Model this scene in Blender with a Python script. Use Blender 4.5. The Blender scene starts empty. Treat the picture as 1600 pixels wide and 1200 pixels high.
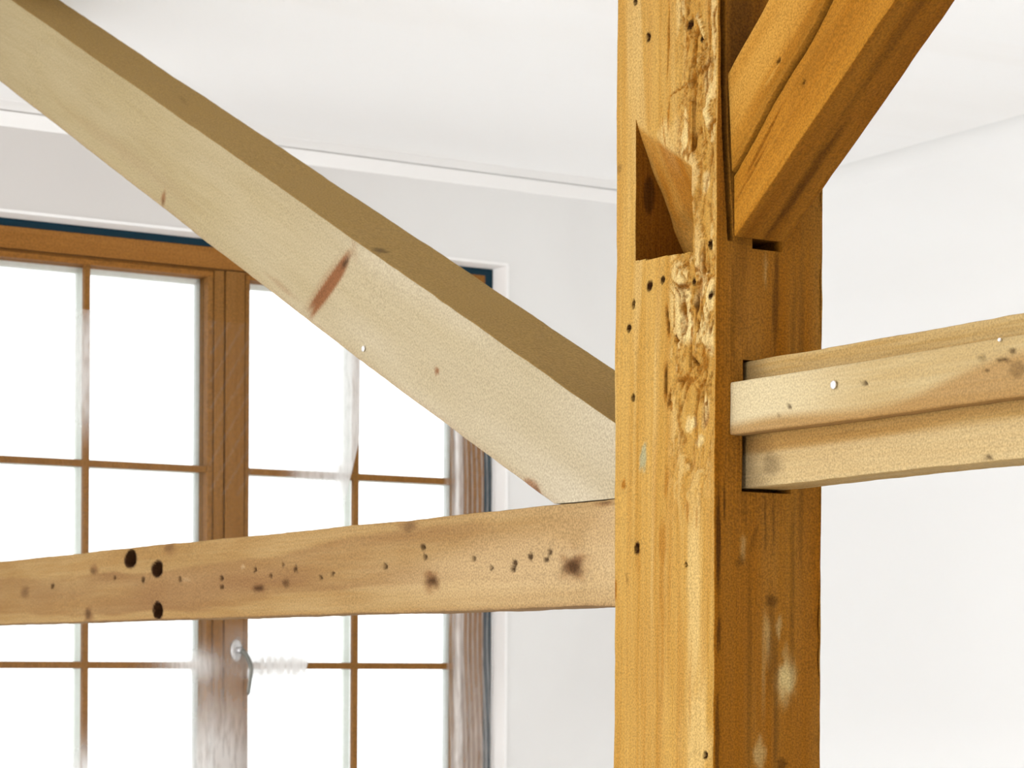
import bpy, bmesh, math
import numpy as np
from mathutils import Matrix, Vector

SC = bpy.context.scene
COL = SC.collection

# ------------------------------------------------------------------ camera, world, lights, exposure
EYE = 1.5
YAW, ROLL = math.radians(31.26), 0.005
fw = Vector((math.sin(YAW), math.cos(YAW), 0))
rt = Vector((math.cos(YAW), -math.sin(YAW), 0))
up = Vector((0, 0, 1))
r2 = rt * math.cos(ROLL) + up * math.sin(ROLL)
u2 = -rt * math.sin(ROLL) + up * math.cos(ROLL)
cam = bpy.data.cameras.new('camera')
cam.sensor_width = 36.0
cam.lens = 3641.0 / 1600.0 * 36.0
cam.shift_y = (1031.0 - 600.0) / 1600.0
cam.dof.use_dof = True
cam.dof.focus_distance = 2.3
cam.dof.aperture_fstop = 22.0
cam.clip_start = 0.05
cam_ob = bpy.data.objects.new('camera', cam)
COL.objects.link(cam_ob)
cam_ob.matrix_world = Matrix(((r2.x, u2.x, -fw.x, 0), (r2.y, u2.y, -fw.y, 0), (r2.z, u2.z, -fw.z, EYE), (0, 0, 0, 1)))
SC.camera = cam_ob

world = bpy.data.worlds.new('overcast_sky')
SC.world = world
world.use_nodes = True
bg = world.node_tree.nodes['Background']
bg.inputs['Color'].default_value = (0.96, 0.985, 1.0, 1)
bg.inputs['Strength'].default_value = 1.8

def area(name, loc, rot, sx, sy, power, col=(1, 1, 1)):
    l = bpy.data.lights.new(name, 'AREA')
    l.shape = 'RECTANGLE'; l.size = sx; l.size_y = sy; l.energy = power; l.color = col
    o = bpy.data.objects.new(name, l); COL.objects.link(o)
    o.location = loc; o.rotation_euler = rot
    return o
# daylight entering by the two openings of the left wall (facing +X)
LW = 74.0
area('daylight_left_near', (-3.98, 0.7, 1.55), (0, math.radians(-90), 0), 1.6, 1.7, LW, (0.985, 0.993, 1.0))
area('daylight_left_far', (-3.98, 3.3, 1.55), (0, math.radians(-90), 0), 1.6, 1.7, LW, (0.985, 0.993, 1.0))

vs = SC.view_settings
vs.view_transform = 'Standard'; vs.look = 'None'; vs.gamma = 1.0; vs.exposure = 0.38
vs.use_curve_mapping = False
SC.cycles.use_denoising = True
SC.cycles.max_bounces = 14
SC.cycles.diffuse_bounces = 12
SC.cycles.transparent_max_bounces = 16

# ------------------------------------------------------------------ helpers
def tag(o, label=None, cat=None, group=None, kind=None):
    if label: o['label'] = label
    if cat: o['category'] = cat
    if group: o['group'] = group
    if kind: o['kind'] = kind
    return o

def link(name, me, m, parent=None):
    o = bpy.data.objects.new(name, me)
    COL.objects.link(o)
    if m: me.materials.append(m)
    if parent: o.parent = parent
    return o

def empty(name, loc=(0, 0, 0)):
    o = bpy.data.objects.new(name, None)
    COL.objects.link(o); o.location = loc
    return o

def add_box(bm, x0, x1, y0, y1, z0, z1):
    v = [bm.verts.new((x, y, z)) for x in (x0, x1) for y in (y0, y1) for z in (z0, z1)]
    for f in ((0, 1, 3, 2), (4, 6, 7, 5), (0, 4, 5, 1), (2, 3, 7, 6), (0, 2, 6, 4), (1, 5, 7, 3)):
        bm.faces.new([v[i] for i in f])

def box(name, m, x0, x1, y0, y1, z0, z1, parent=None, bevel=0.0):
    bm = bmesh.new()
    add_box(bm, x0, x1, y0, y1, z0, z1)
    if bevel:
        bmesh.ops.bevel(bm, geom=bm.edges[:], offset=bevel, segments=2, affect='EDGES', profile=0.5)
    bm.normal_update()
    me = bpy.data.meshes.new(name); bm.to_mesh(me); bm.free()
    o = link(name, me, m, parent)
    if parent and parent.type == 'EMPTY' and any(parent.location):
        o.matrix_parent_inverse = Matrix.Translation(parent.location).inverted()
    return o

def boxes(name, m, lst, parent=None):
    bm = bmesh.new()
    for b in lst: add_box(bm, *b)
    me = bpy.data.meshes.new(name); bm.to_mesh(me); bm.free()
    return link(name, me, m, parent)

def revolve(name, m, prof, segs, mat4, parent=None):
    """prof: (radius, height) pairs turned about local z, placed by mat4"""
    bm = bmesh.new(); rings = []
    for r, h in prof:
        if r < 1e-6: rings.append([bm.verts.new((0, 0, h))])
        else: rings.append([bm.verts.new((r * math.cos(2 * math.pi * k / segs), r * math.sin(2 * math.pi * k / segs), h)) for k in range(segs)])
    for A, B in zip(rings, rings[1:]):
        for k in range(segs):
            k2 = (k + 1) % segs
            q = [A[k % len(A)], A[k2 % len(A)], B[k2 % len(B)], B[k % len(B)]]
            q = list(dict.fromkeys(q))
            if len(q) > 2: bm.faces.new(q)
    bmesh.ops.recalc_face_normals(bm, faces=bm.faces[:])
    for f in bm.faces: f.smooth = True
    me = bpy.data.meshes.new(name); bm.to_mesh(me); bm.free()
    me.transform(mat4)
    return link(name, me, m, parent)

# smooth value noise on arrays of points
def _hash(i, j, k, seed):
    n = (i.astype(np.int64) * 73856093) ^ (j.astype(np.int64) * 19349663) ^ (k.astype(np.int64) * 83492791) ^ (seed * 2654435761)
    n = (n ^ (n >> 13)) * 1274126177 & 0x7fffffff
    n = (n ^ (n >> 16)) * 2246822519 & 0x7fffffff
    return ((n >> 7) & 0xffff) / 65535.0
def vnoise(x, y, z, seed=0):
    xi, yi, zi = np.floor(x), np.floor(y), np.floor(z)
    fx, fy, fz = x - xi, y - yi, z - zi
    fx, fy, fz = (f * f * (3 - 2 * f) for f in (fx, fy, fz))
    r = 0
    for a in (0, 1):
        for b in (0, 1):
            for c in (0, 1):
                w = (fx if a else 1 - fx) * (fy if b else 1 - fy) * (fz if c else 1 - fz)
                r = r + w * _hash(xi + a, yi + b, zi + c, seed)
    return r * 2 - 1
def fbm(x, y, z, seed=0, oct=3):
    r = 0; s = 1; t = 0
    for k in range(oct):
        r = r + vnoise(x * 2 ** k, y * 2 ** k, z * 2 ** k, seed + k * 17) * s; t += s; s *= 0.5
    return r / t
def sstep(a, b, x):
    t = np.clip((x - a) / (b - a), 0, 1)
    return t * t * (3 - 2 * t)

class TimberData: pass

def timber(name, m, frame, a_lines, bl, cl, b0, b1, c0, c1, amin=None, amax=None, r=0.0025, wob=0.0012, feat=None, seed=1, parent=None):
    """A sawn or hewn timber as one closed mesh. Local axes: a along, b across in the plane of the frame, c depth (+X).
    a_lines: stations along; bl, cl: 0..1 stations across; b0/b1/c0/c1: limits as functions of a; feat(D) edits D.off (inward) and D.stain."""
    a_lines = np.asarray(a_lines, float); bl = np.asarray(bl, float); cl = np.asarray(cl, float)
    ring = []                                            # (sb, sc, face) face 0 front, 1 top (b1), 2 back, 3 bottom (b0)
    for s in bl[:-1]: ring.append((s, 0.0, 0))           # front from b0 to b1
    for s in cl[:-1]: ring.append((1.0, s, 1))
    for s in bl[:0:-1]: ring.append((s, 1.0, 2))
    for s in cl[:0:-1]: ring.append((0.0, s, 3))
    ring = np.array(ring); n = len(ring); na = len(a_lines)
    A = np.repeat(a_lines[:, None], n, 1); SB = np.repeat(ring[None, :, 0], na, 0); SCc = np.repeat(ring[None, :, 1], na, 0)
    B = b0(A) + SB * (b1(A) - b0(A)); Cc = c0 + SCc * (c1 - c0)
    lo, hi = a_lines[0], a_lines[-1]
    S = (A - lo) / (hi - lo)
    mn = amin(B) if amin else np.full_like(A, lo)
    mx = amax(B) if amax else np.full_like(A, hi)
    # keep stations where they are away from the ends; shear only next to a cut end
    A2 = np.where(A < mn, mn, np.where(A > mx, mx, A)) if (amin or amax) else A
    A = A2
    bb0, bb1 = b0(A), b1(A)
    # rounded arrises
    pb = np.clip(B, bb0 + r, bb1 - r); pc = np.clip(Cc, c0 + r, c1 - r)
    db, dc = B - pb, Cc - pc; L = np.sqrt(db * db + dc * dc) + 1e-9
    corner = (np.abs(db) > 1e-7) & (np.abs(dc) > 1e-7)
    k = np.where(corner, r / L, 1.0)
    Bq, Cq = pb + db * np.minimum(k, 1), pc + dc * np.minimum(k, 1)
    # hand-hewn waviness, same field for both faces at an arris
    wb = wob * (fbm(A * 6, B * 5, Cc * 5, seed, 3)) + wob * 0.35 * fbm(A * 40, B * 30, Cc * 30, seed + 3, 2)
    wc = wob * (fbm(A * 6, B * 5, Cc * 5, seed + 9, 3)) + wob * 0.35 * fbm(A * 40, B * 30, Cc * 30, seed + 12, 2)
    D = TimberData()
    D.a, D.b, D.c, D.face = A, B, Cc, np.repeat(ring[None, :, 2], na, 0)
    # the first ring point of a face belongs to the arris; faces 0 and 1 share it
    D.sb, D.sc = SB, SCc
    D.front = (SCc < 1e-6); D.top = (SB > 1 - 1e-6); D.bot = (SB < 1e-6)
    D.off = np.zeros_like(A); D.stain = np.zeros(A.shape + (4,))
    D.vb = np.zeros_like(A); D.vc = np.zeros_like(A)
    if feat: feat(D)
    nb = np.where(D.top, -1.0, np.where(D.bot, 1.0, 0.0)); nc = np.where(D.front, 1.0, np.where(SCc > 1 - 1e-6, -1.0, 0.0))
    Bq = Bq + wb + D.vb + np.where(nc != 0, 0, nb) * D.off
    Cq = Cq + wc + D.vc + nc * D.off
    V = np.stack([A, Bq, Cq], -1).reshape(-1, 3)
    faces = []
    idx = np.arange(na * n).reshape(na, n)
    q = np.stack([idx[:-1, :], np.roll(idx, -1, 1)[:-1, :], np.roll(idx, -1, 1)[1:, :], idx[1:, :]], -1).reshape(-1, 4)
    # drop quads that a cut end has flattened
    ext = np.ptp(V[q][:, :, 0], axis=1) + 0
    e1 = V[q[:, 1]] - V[q[:, 0]]; e2 = V[q[:, 3]] - V[q[:, 0]]; e3 = V[q[:, 1]] - V[q[:, 2]]; e4 = V[q[:, 3]] - V[q[:, 2]]
    ar = np.linalg.norm(np.cross(e1, e2), axis=1) + np.linalg.norm(np.cross(e3, e4), axis=1)
    q = q[ar > 1e-12]
    faces = q.tolist()
    faces.append(idx[0, ::-1].tolist()); faces.append(idx[-1, :].tolist())
    me = bpy.data.meshes.new(name)
    me.from_pydata(V.tolist(), [], faces)
    at = me.attributes.new('stain', 'FLOAT_COLOR', 'POINT')
    at.data.foreach_set('color', np.clip(D.stain, 0, 1).reshape(-1).astype(np.float32))
    bm = bmesh.new(); bm.from_mesh(me)
    bmesh.ops.remove_doubles(bm, verts=bm.verts[:], dist=1e-6)
    bmesh.ops.recalc_face_normals(bm, faces=bm.faces[:])
    bm.to_mesh(me); bm.free()
    me.polygons.foreach_set('use_smooth', [True] * len(me.polygons))
    me.set_sharp_from_angle(angle=math.radians(38))
    me.update()
    o = link(name, me, m, parent)
    o.matrix_world = frame
    return o

def frame_of(org, l, t):
    l, t = Vector(l), Vector(t); x = Vector((1, 0, 0))
    return Matrix(((l.x, t.x, x.x, org[0]), (l.y, t.y, x.y, org[1]), (l.z, t.z, x.z, org[2]), (0, 0, 0, 1)))

def lines(lo, hi, step, extra=()):
    n = max(1, int(round((hi - lo) / step)))
    L = list(np.linspace(lo, hi, n + 1))
    out = sorted(L + list(extra)); res = [out[0]]
    for v in out[1:]:
        if v - res[-1] > 1e-5: res.append(v)
    return res

def spot(D, mask, a, b, ra, rb, ch, amt, var=None, depth=0.0, soft=0.5, rot=0.0, rag=.38):
    """an elliptical mark (a knot, stain or hole) at (a, b); var: which cross coordinate is used"""
    u = D.a - a; v = (D.b if var is None else var) - b
    if rot:
        c, s = math.cos(rot), math.sin(rot); u, v = u * c + v * s, -u * s + v * c
    # ragged outline
    d = np.sqrt((u / ra) ** 2 + (v / rb) ** 2)
    sel = d < 2.2
    if not sel.any(): return
    wob = np.zeros_like(d)
    wob[sel] = rag * vnoise(D.a[sel] / ra * 1.3, v[sel] / rb * 1.3, D.c[sel] * 0 + a * 7, 5) + rag * .6 * vnoise(D.a[sel] / ra * 3, v[sel] / rb * 3, D.c[sel] * 0 + a * 17, 6)
    d = d + wob
    f = (1 - sstep(1 - soft, 1 + soft * 0.6, d)) * mask
    if ch is not None:
        D.stain[..., ch] = np.maximum(D.stain[..., ch], f * amt)
    if depth:
        D.off += depth * (1 - sstep(0.42, 0.80, d)) * mask

DARK, PALE, RED, TEAL = 0, 1, 2, 3

# ------------------------------------------------------------------ materials
def new_mat(name):
    m = bpy.data.materials.new(name); m.use_nodes = True
    nt = m.node_tree
    return m, nt, nt.nodes, nt.links, nt.nodes['Principled BSDF']

def math_node(N, Lk, op, a, b=None, clamp=False):
    n = N.new('ShaderNodeMath'); n.operation = op; n.use_clamp = clamp
    for i, v in enumerate((a, b)):
        if v is None: continue
        if isinstance(v, (int, float)): n.inputs[i].default_value = v
        else: Lk.new(v, n.inputs[i])
    return n.outputs[0]

def mix_node(N, Lk, fac, a, b, blend='MIX'):
    n = N.new('ShaderNodeMix'); n.data_type = 'RGBA'; n.blend_type = blend
    if isinstance(fac, (int, float)): n.inputs[0].default_value = fac
    else: Lk.new(fac, n.inputs[0])
    for s, v in ((6, a), (7, b)):
        if isinstance(v, tuple): n.inputs[s].default_value = v + (1,) if len(v) == 3 else v
        else: Lk.new(v, n.inputs[s])
    return n.outputs[2]

def noise_node(N, Lk, vec, scale, detail=3, rough=0.5, mapping=(1, 1, 1), off=(0, 0, 0), dist=0.0):
    mp = N.new('ShaderNodeMapping'); mp.inputs['Scale'].default_value = mapping; mp.inputs['Location'].default_value = off
    Lk.new(vec, mp.inputs['Vector'])
    n = N.new('ShaderNodeTexNoise'); n.inputs['Scale'].default_value = scale
    n.inputs['Detail'].default_value = detail; n.inputs['Roughness'].default_value = rough; n.inputs['Distortion'].default_value = dist
    Lk.new(mp.outputs[0], n.inputs['Vector'])
    return n.outputs['Fac']

def remap(N, Lk, v, lo, hi, a=0.0, b=1.0):
    n = N.new('ShaderNodeMapRange'); n.interpolation_type = 'SMOOTHSTEP'
    n.inputs[1].default_value = lo; n.inputs[2].default_value = hi; n.inputs[3].default_value = a; n.inputs[4].default_value = b
    Lk.new(v, n.inputs[0]); return n.outputs[0]

def wood(name, light, mid, dark, knot=(0.035, 0.014, 0.005), pale=(0.8, 0.66, 0.42), red=(0.30, 0.10, 0.03), teal=(0.2, 0.25, 0.17),
         off=(0, 0, 0), rough=0.62, grain=1.0, ring=28.0, blotch=0.5, bump=0.35, spec=0.3, speck=0.25, stained=True, axis=0, tone=0.87, pore=480.0, pores=.27):
    light, mid, dark, pale, red, knot = (tuple(x * tone for x in q) for q in (light, mid, dark, pale, red, knot))
    m, nt, N, Lk, P = new_mat(name)
    tc = N.new('ShaderNodeTexCoord'); co = tc.outputs['Object']
    def mp(al, ac):
        v = [ac, ac, ac]; v[axis] = al; return tuple(v)
    g1 = noise_node(N, Lk, co, 1.0, 4, 0.55, mp(1.1, ring), off, 0.6)
    g2 = noise_node(N, Lk, co, 1.0, 3, 0.6, mp(7.0, ring * 9), off)
    bl = noise_node(N, Lk, co, 1.0, 3, 0.55, mp(2.2, 9.0), (off[0] + 3.1, off[1], off[2]))
    sp = noise_node(N, Lk, co, pore, 1, 0.5)
    v = math_node(N, Lk, 'ADD', math_node(N, Lk, 'MULTIPLY', g1, 0.62), math_node(N, Lk, 'MULTIPLY', g2, 0.38))
    f1 = remap(N, Lk, v, 0.36, 0.64)
    c = mix_node(N, Lk, math_node(N, Lk, 'MULTIPLY', f1, grain, True), light, mid)
    f2 = remap(N, Lk, bl, 0.45, 0.72)
    c = mix_node(N, Lk, math_node(N, Lk, 'MULTIPLY', f2, blotch, True), c, dark)
    f3 = remap(N, Lk, sp, 0.3, 0.7)
    c = mix_node(N, Lk, math_node(N, Lk, 'MULTIPLY', f3, speck * .4), c, dark)
    if stained:
        at = N.new('ShaderNodeAttribute'); at.attribute_name = 'stain'
        sx = N.new('ShaderNodeSeparateColor'); Lk.new(at.outputs['Color'], sx.inputs[0])
        c = mix_node(N, Lk, sx.outputs[1], c, pale)
        c = mix_node(N, Lk, sx.outputs[2], c, red)
        c = mix_node(N, Lk, at.outputs['Alpha'], c, teal)
        c = mix_node(N, Lk, sx.outputs[0], c, knot)
    # pores and fuzz of the sawn surface
    c = mix_node(N, Lk, 1.0, c, remap(N, Lk, sp, 0.25, 0.75, 1 - pores, 1 + pores), 'MULTIPLY')
    Lk.new(c, P.inputs['Base Color'])
    P.inputs['Roughness'].default_value = rough
    P.inputs['Specular IOR Level'].default_value = spec
    bp = N.new('ShaderNodeBump'); bp.inputs['Strength'].default_value = bump; bp.inputs['Distance'].default_value = 0.0015
    Lk.new(math_node(N, Lk, 'ADD', g2, math_node(N, Lk, 'MULTIPLY', sp, 0.2)), bp.inputs['Height'])
    Lk.new(bp.outputs[0], P.inputs['Normal'])
    return m

def plaster(name, base, shade, amount=0.5, stretch=(1, 1, 1), scale=1.2, rough=0.9, painted_falloff=None):
    m, nt, N, Lk, P = new_mat(name)
    tc = N.new('ShaderNodeTexCoord'); co = tc.outputs['Object']
    n1 = noise_node(N, Lk, co, scale, 4, 0.5, stretch, (1.7, 0.3, 0.9), 0.8)
    n2 = noise_node(N, Lk, co, 190, 2, 0.5)
    c = mix_node(N, Lk, math_node(N, Lk, 'MULTIPLY', remap(N, Lk, n1, 0.48, 0.62), amount), base, shade)
    if painted_falloff:                                               # light falloff painted along the wall: greyer left, brighter right
        sx = N.new('ShaderNodeSeparateXYZ'); Lk.new(co, sx.inputs[0])
        px = math_node(N, Lk, 'ADD', sx.outputs[0], math_node(N, Lk, 'MULTIPLY', n1, 0.9))
        c = mix_node(N, Lk, remap(N, Lk, px, 2.2, 3.7, 1, 0), c, painted_falloff)
    Lk.new(c, P.inputs['Base Color']); P.inputs['Roughness'].default_value = rough
    P.inputs['Specular IOR Level'].default_value = 0.15
    bp = N.new('ShaderNodeBump'); bp.inputs['Strength'].default_value = 0.12; bp.inputs['Distance'].default_value = 0.001
    Lk.new(n2, bp.inputs['Height']); Lk.new(bp.outputs[0], P.inputs['Normal'])
    return m

def plain(name, col, rough=0.5, metal=0.0, spec=0.4):
    m, nt, N, Lk, P = new_mat(name)
    tc = N.new('ShaderNodeTexCoord')
    n = noise_node(N, Lk, tc.outputs['Object'], 60, 3)
    c = mix_node(N, Lk, math_node(N, Lk, 'MULTIPLY', n, 0.25), col, tuple(x * 0.75 for x in col))
    Lk.new(c, P.inputs['Base Color'])
    P.inputs['Roughness'].default_value = rough; P.inputs['Metallic'].default_value = metal; P.inputs['Specular IOR Level'].default_value = spec
    return m

M_WALL = plaster('plaster_wall', (0.79, 0.785, 0.775), (0.75, 0.74, 0.73), 0.6, (1, 1, 1), 1.0, painted_falloff=(0.63, 0.605, 0.585))  # base greyed to show the window wall backlit
M_RIGHT = plaster('plaster_right', (0.855, 0.86, 0.86), (0.83, 0.83, 0.825), 0.5, (0.6, 0.6, 1.4), 1.2)
M_CEIL = plaster('plaster_ceiling', (0.965, 0.965, 0.965), (0.935, 0.925, 0.915), 0.7, (0.8, 2.6, 1), 0.9)
M_COVE = plaster('cove_white', (0.90, 0.89, 0.88), (0.88, 0.87, 0.86), 0.3)
M_FLOOR = plaster('concrete_floor', (0.84, 0.84, 0.835), (0.80, 0.80, 0.79), 0.6, (1, 1, 1), 1.5)
M_POST = wood('old_post_wood', (0.470, 0.288, 0.078), (0.395, 0.218, 0.044), (0.29, 0.120, 0.014), pale=(0.60, 0.455, 0.20), red=(0.265, 0.090, 0.003), knot=(0.035, 0.012, 0.002),
              off=(0.4, 0.2, 0.1), blotch=0.35, ring=30, bump=0.6, speck=.5, spec=.06, rough=.8)
M_OLD = wood('old_brace_wood', (0.44, 0.195, 0.022), (0.35, 0.138, 0.010), (0.23, 0.080, 0.004), pale=(0.55, 0.30, 0.06), red=(0.19, 0.056, 0.002), knot=(0.025, 0.008, 0.001),
             off=(2.4, 1.2, 0.7), blotch=0.5, ring=26, bump=0.5, speck=.5, spec=.06, rough=.8, tone=.76)
M_NEW = wood('new_brace_wood', (0.385, 0.305, 0.160), (0.335, 0.258, 0.120), (0.285, 0.205, 0.080), pale=(0.50, 0.435, 0.325), red=(0.20, 0.068, 0.020), knot=(0.04, 0.018, 0.007), teal=(0.285, 0.175, 0.050),
             off=(5.4, 0.9, 0.2), blotch=0.35, ring=16, bump=0.2, speck=0.45, tone=.82, pore=380, pores=.19, spec=.08, rough=.8)
M_RAIL = wood('rail_wood', (0.40, 0.270, 0.118), (0.33, 0.198, 0.074), (0.25, 0.130, 0.036), pale=(0.51, 0.37, 0.20), red=(0.21, 0.102, 0.038), knot=(0.035, 0.013, 0.003),
              off=(7.1, 0.6, 0.3), blotch=0.5, ring=24, bump=0.4, tone=.83, pore=400, pores=.24, speck=.45, spec=.08, rough=.8)
M_RRAIL = wood('right_rail_wood', (0.47, 0.345, 0.160), (0.37, 0.232, 0.078), (0.29, 0.155, 0.038), pale=(0.54, 0.42, 0.23), red=(0.30, 0.158, 0.042), knot=(0.035, 0.013, 0.003),
               off=(9.1, 0.45, 0.3), blotch=0.5, ring=26, bump=0.45, pores=.22, speck=.45, spec=.08, rough=.8)
M_BATT = wood('batten_wood', (0.49, 0.385, 0.205), (0.44, 0.320, 0.150), (0.35, 0.205, 0.060), pale=(0.565, 0.47, 0.29), red=(0.29, 0.140, 0.034), knot=(0.04, 0.016, 0.004),
              off=(11.1, 0.45, 0.3), tone=.83, blotch=0.3, ring=22, bump=0.25, pores=.18, speck=.4, spec=.08, rough=.8)
M_WIN_V = wood('window_wood_upright', (0.30, 0.140, 0.036), (0.255, 0.112, 0.024), (0.19, 0.078, 0.014), off=(1.1, 0.5, 0), ring=40, blotch=0.3, bump=0.15, pore=230, pores=.25, speck=0.4, stained=False, axis=2, rough=0.6, spec=.12)
M_WIN_H = wood('window_wood_level', (0.38, 0.165, 0.036), (0.31, 0.128, 0.024), (0.24, 0.088, 0.014), off=(2.1, 0.5, 0), ring=40, blotch=0.3, bump=0.15, pore=230, pores=.25, speck=0.4, stained=False, axis=0, rough=0.6, spec=.12)
M_TEAL = plain('teal_sealing_foil', (0.002, 0.028, 0.048), 0.45, 0.0, 0.2)
M_STEEL = plain('brushed_metal', (0.62, 0.62, 0.63), 0.28, 1.0)
M_LEVER = plain('dull_grey_metal', (0.22, 0.22, 0.20), 0.4, 0.7)
M_GALV = plain('galvanised_nail', (0.85, 0.84, 0.84), 0.25, 0.6)

def outer_bar_mat():
    m, nt, N, Lk, P = new_mat('outer_bar_whitened_for_glare')
    tl = N.new('ShaderNodeBsdfTranslucent')
    tc = N.new('ShaderNodeTexCoord')
    c = mix_node(N, Lk, remap(N, Lk, noise_node(N, Lk, tc.outputs['Object'], 70, 2), .3, .7), (.93, .94, .92), (.88, .90, .86))
    Lk.new(c, P.inputs['Base Color']); Lk.new(c, tl.inputs[0]); P.inputs['Roughness'].default_value = .5
    ms = N.new('ShaderNodeMixShader'); ms.inputs[0].default_value = .5  # sky let through so the bars wash out like overexposed daylight
    Lk.new(P.outputs[0], ms.inputs[1]); Lk.new(tl.outputs[0], ms.inputs[2]); Lk.new(ms.outputs[0], N['Material Output'].inputs[0])
    return m
M_OUTER = outer_bar_mat()

def glass_mat():
    m, nt, N, Lk, P = new_mat('window_glass')
    N.remove(P)
    out = N['Material Output']
    tr = N.new('ShaderNodeBsdfTransparent'); tr.inputs[0].default_value = (0.985, 0.995, 0.99, 1)
    gl = N.new('ShaderNodeBsdfGlossy'); gl.inputs['Roughness'].default_value = 0.02
    lw = N.new('ShaderNodeFresnel'); lw.inputs[0].default_value = 1.5
    mx = N.new('ShaderNodeMixShader')
    Lk.new(lw.outputs[0], mx.inputs[0]); Lk.new(tr.outputs[0], mx.inputs[1]); Lk.new(gl.outputs[0], mx.inputs[2])
    Lk.new(mx.outputs[0], out.inputs[0])
    return m
M_GLASS = glass_mat()

def film_mat():
    m, nt, N, Lk, P = new_mat('milky_plastic_film')
    N.remove(P)
    out = N['Material Output']
    tr = N.new('ShaderNodeBsdfTransparent')
    df = N.new('ShaderNodeBsdfDiffuse'); df.inputs[0].default_value = (0.95, 0.925, 0.90, 1)
    tl = N.new('ShaderNodeBsdfTranslucent'); tl.inputs[0].default_value = (0.95, 0.95, 0.95, 1)
    gl = N.new('ShaderNodeBsdfGlossy'); gl.inputs['Roughness'].default_value = 0.18
    ms = N.new('ShaderNodeMixShader'); ms.inputs[0].default_value = 0.48
    Lk.new(df.outputs[0], ms.inputs[1]); Lk.new(tl.outputs[0], ms.inputs[2])
    mg = N.new('ShaderNodeMixShader'); mg.inputs[0].default_value = 0.12
    Lk.new(ms.outputs[0], mg.inputs[1]); Lk.new(gl.outputs[0], mg.inputs[2])
    at = N.new('ShaderNodeAttribute'); at.attribute_name = 'haze'
    tc = N.new('ShaderNodeTexCoord')
    n = noise_node(N, Lk, tc.outputs['Object'], 1.0, 4, 0.6, (90, 20, 14))
    f = math_node(N, Lk, 'MULTIPLY', at.outputs['Fac'], remap(N, Lk, n, 0.30, 0.62, 0.75, 1.15))
    f = math_node(N, Lk, 'ADD', f, 0.012, True)
    mx = N.new('ShaderNodeMixShader')
    Lk.new(f, mx.inputs[0]); Lk.new(tr.outputs[0], mx.inputs[1]); Lk.new(mg.outputs[0], mx.inputs[2])
    Lk.new(mx.outputs[0], out.inputs[0])
    return m
M_FILM = film_mat()

# ------------------------------------------------------------------ room shell
XL, XR, YF, YB, H = -4.0, 3.835, -3.2, 5.2, 2.77
HC = H + 0.014                                           # the slab above the lining boards
WX0, WX1, WZ0, WZ1 = 1.600, 3.1345, 0.90, 2.527          # window opening
tag(box('floor', M_FLOOR, XL - .3, XR + .3, YF - .3, YB + .4, -0.15, 0.0), kind='structure')
tag(box('ceiling', M_CEIL, XL - .3, XR + .3, YF - .3, YB + .4, HC, H + 0.15), kind='structure')

def wall_with_hole(name, m, axis, p0, p1, u0, u1, z0, z1, holes):
    """a wall slab between p0 and p1 on its axis, with rectangular openings (ua, ub, za, zb)"""
    us = sorted({u0, u1} | {h[0] for h in holes} | {h[1] for h in holes}); zs = sorted({z0, z1} | {h[2] for h in holes} | {h[3] for h in holes})
    bm = bmesh.new()
    for i in range(len(us) - 1):
        for j in range(len(zs) - 1):
            cu, cz = (us[i] + us[i + 1]) / 2, (zs[j] + zs[j + 1]) / 2
            if any(h[0] < cu < h[1] and h[2] < cz < h[3] for h in holes): continue
            if axis == 'y': add_box(bm, us[i], us[i + 1], p0, p1, zs[j], zs[j + 1])
            else: add_box(bm, p0, p1, us[i], us[i + 1], zs[j], zs[j + 1])
    bmesh.ops.remove_doubles(bm, verts=bm.verts[:], dist=1e-5)
    # faces shared by two cells are inside the slab
    cnt = {}
    for f in bm.faces: cnt.setdefault(tuple(sorted(v.index for v in f.verts)), []).append(f)
    bm.verts.index_update()
    cnt = {}
    for f in bm.faces: cnt.setdefault(tuple(sorted(v.index for v in f.verts)), []).append(f)
    bmesh.ops.delete(bm, geom=[f for L in cnt.values() if len(L) > 1 for f in L], context='FACES')
    bmesh.ops.recalc_face_normals(bm, faces=bm.faces[:])
    me = bpy.data.meshes.new(name); bm.to_mesh(me); bm.free()
    return tag(link(name, me, m), kind='structure')

wall_with_hole('wall_back', M_WALL, 'y', YB, YB + 0.32, XL - .3, XR + .3, 0.0, HC, [(WX0, WX1, WZ0, WZ1)])
wall_with_hole('wall_right', M_RIGHT, 'x', XR, XR + 0.3, YF, YB, 0.0, HC, [])
wall_with_hole('wall_left', M_WALL, 'x', XL - 0.3, XL, YF, YB, 0.0, HC, [(-0.15, 1.55, 0.75, 2.35), (2.45, 4.15, 0.75, 2.35)])
wall_with_hole('wall_front', M_WALL, 'y', YF - 0.3, YF, XL - .3, XR + .3, 0.0, HC, [])

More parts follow.
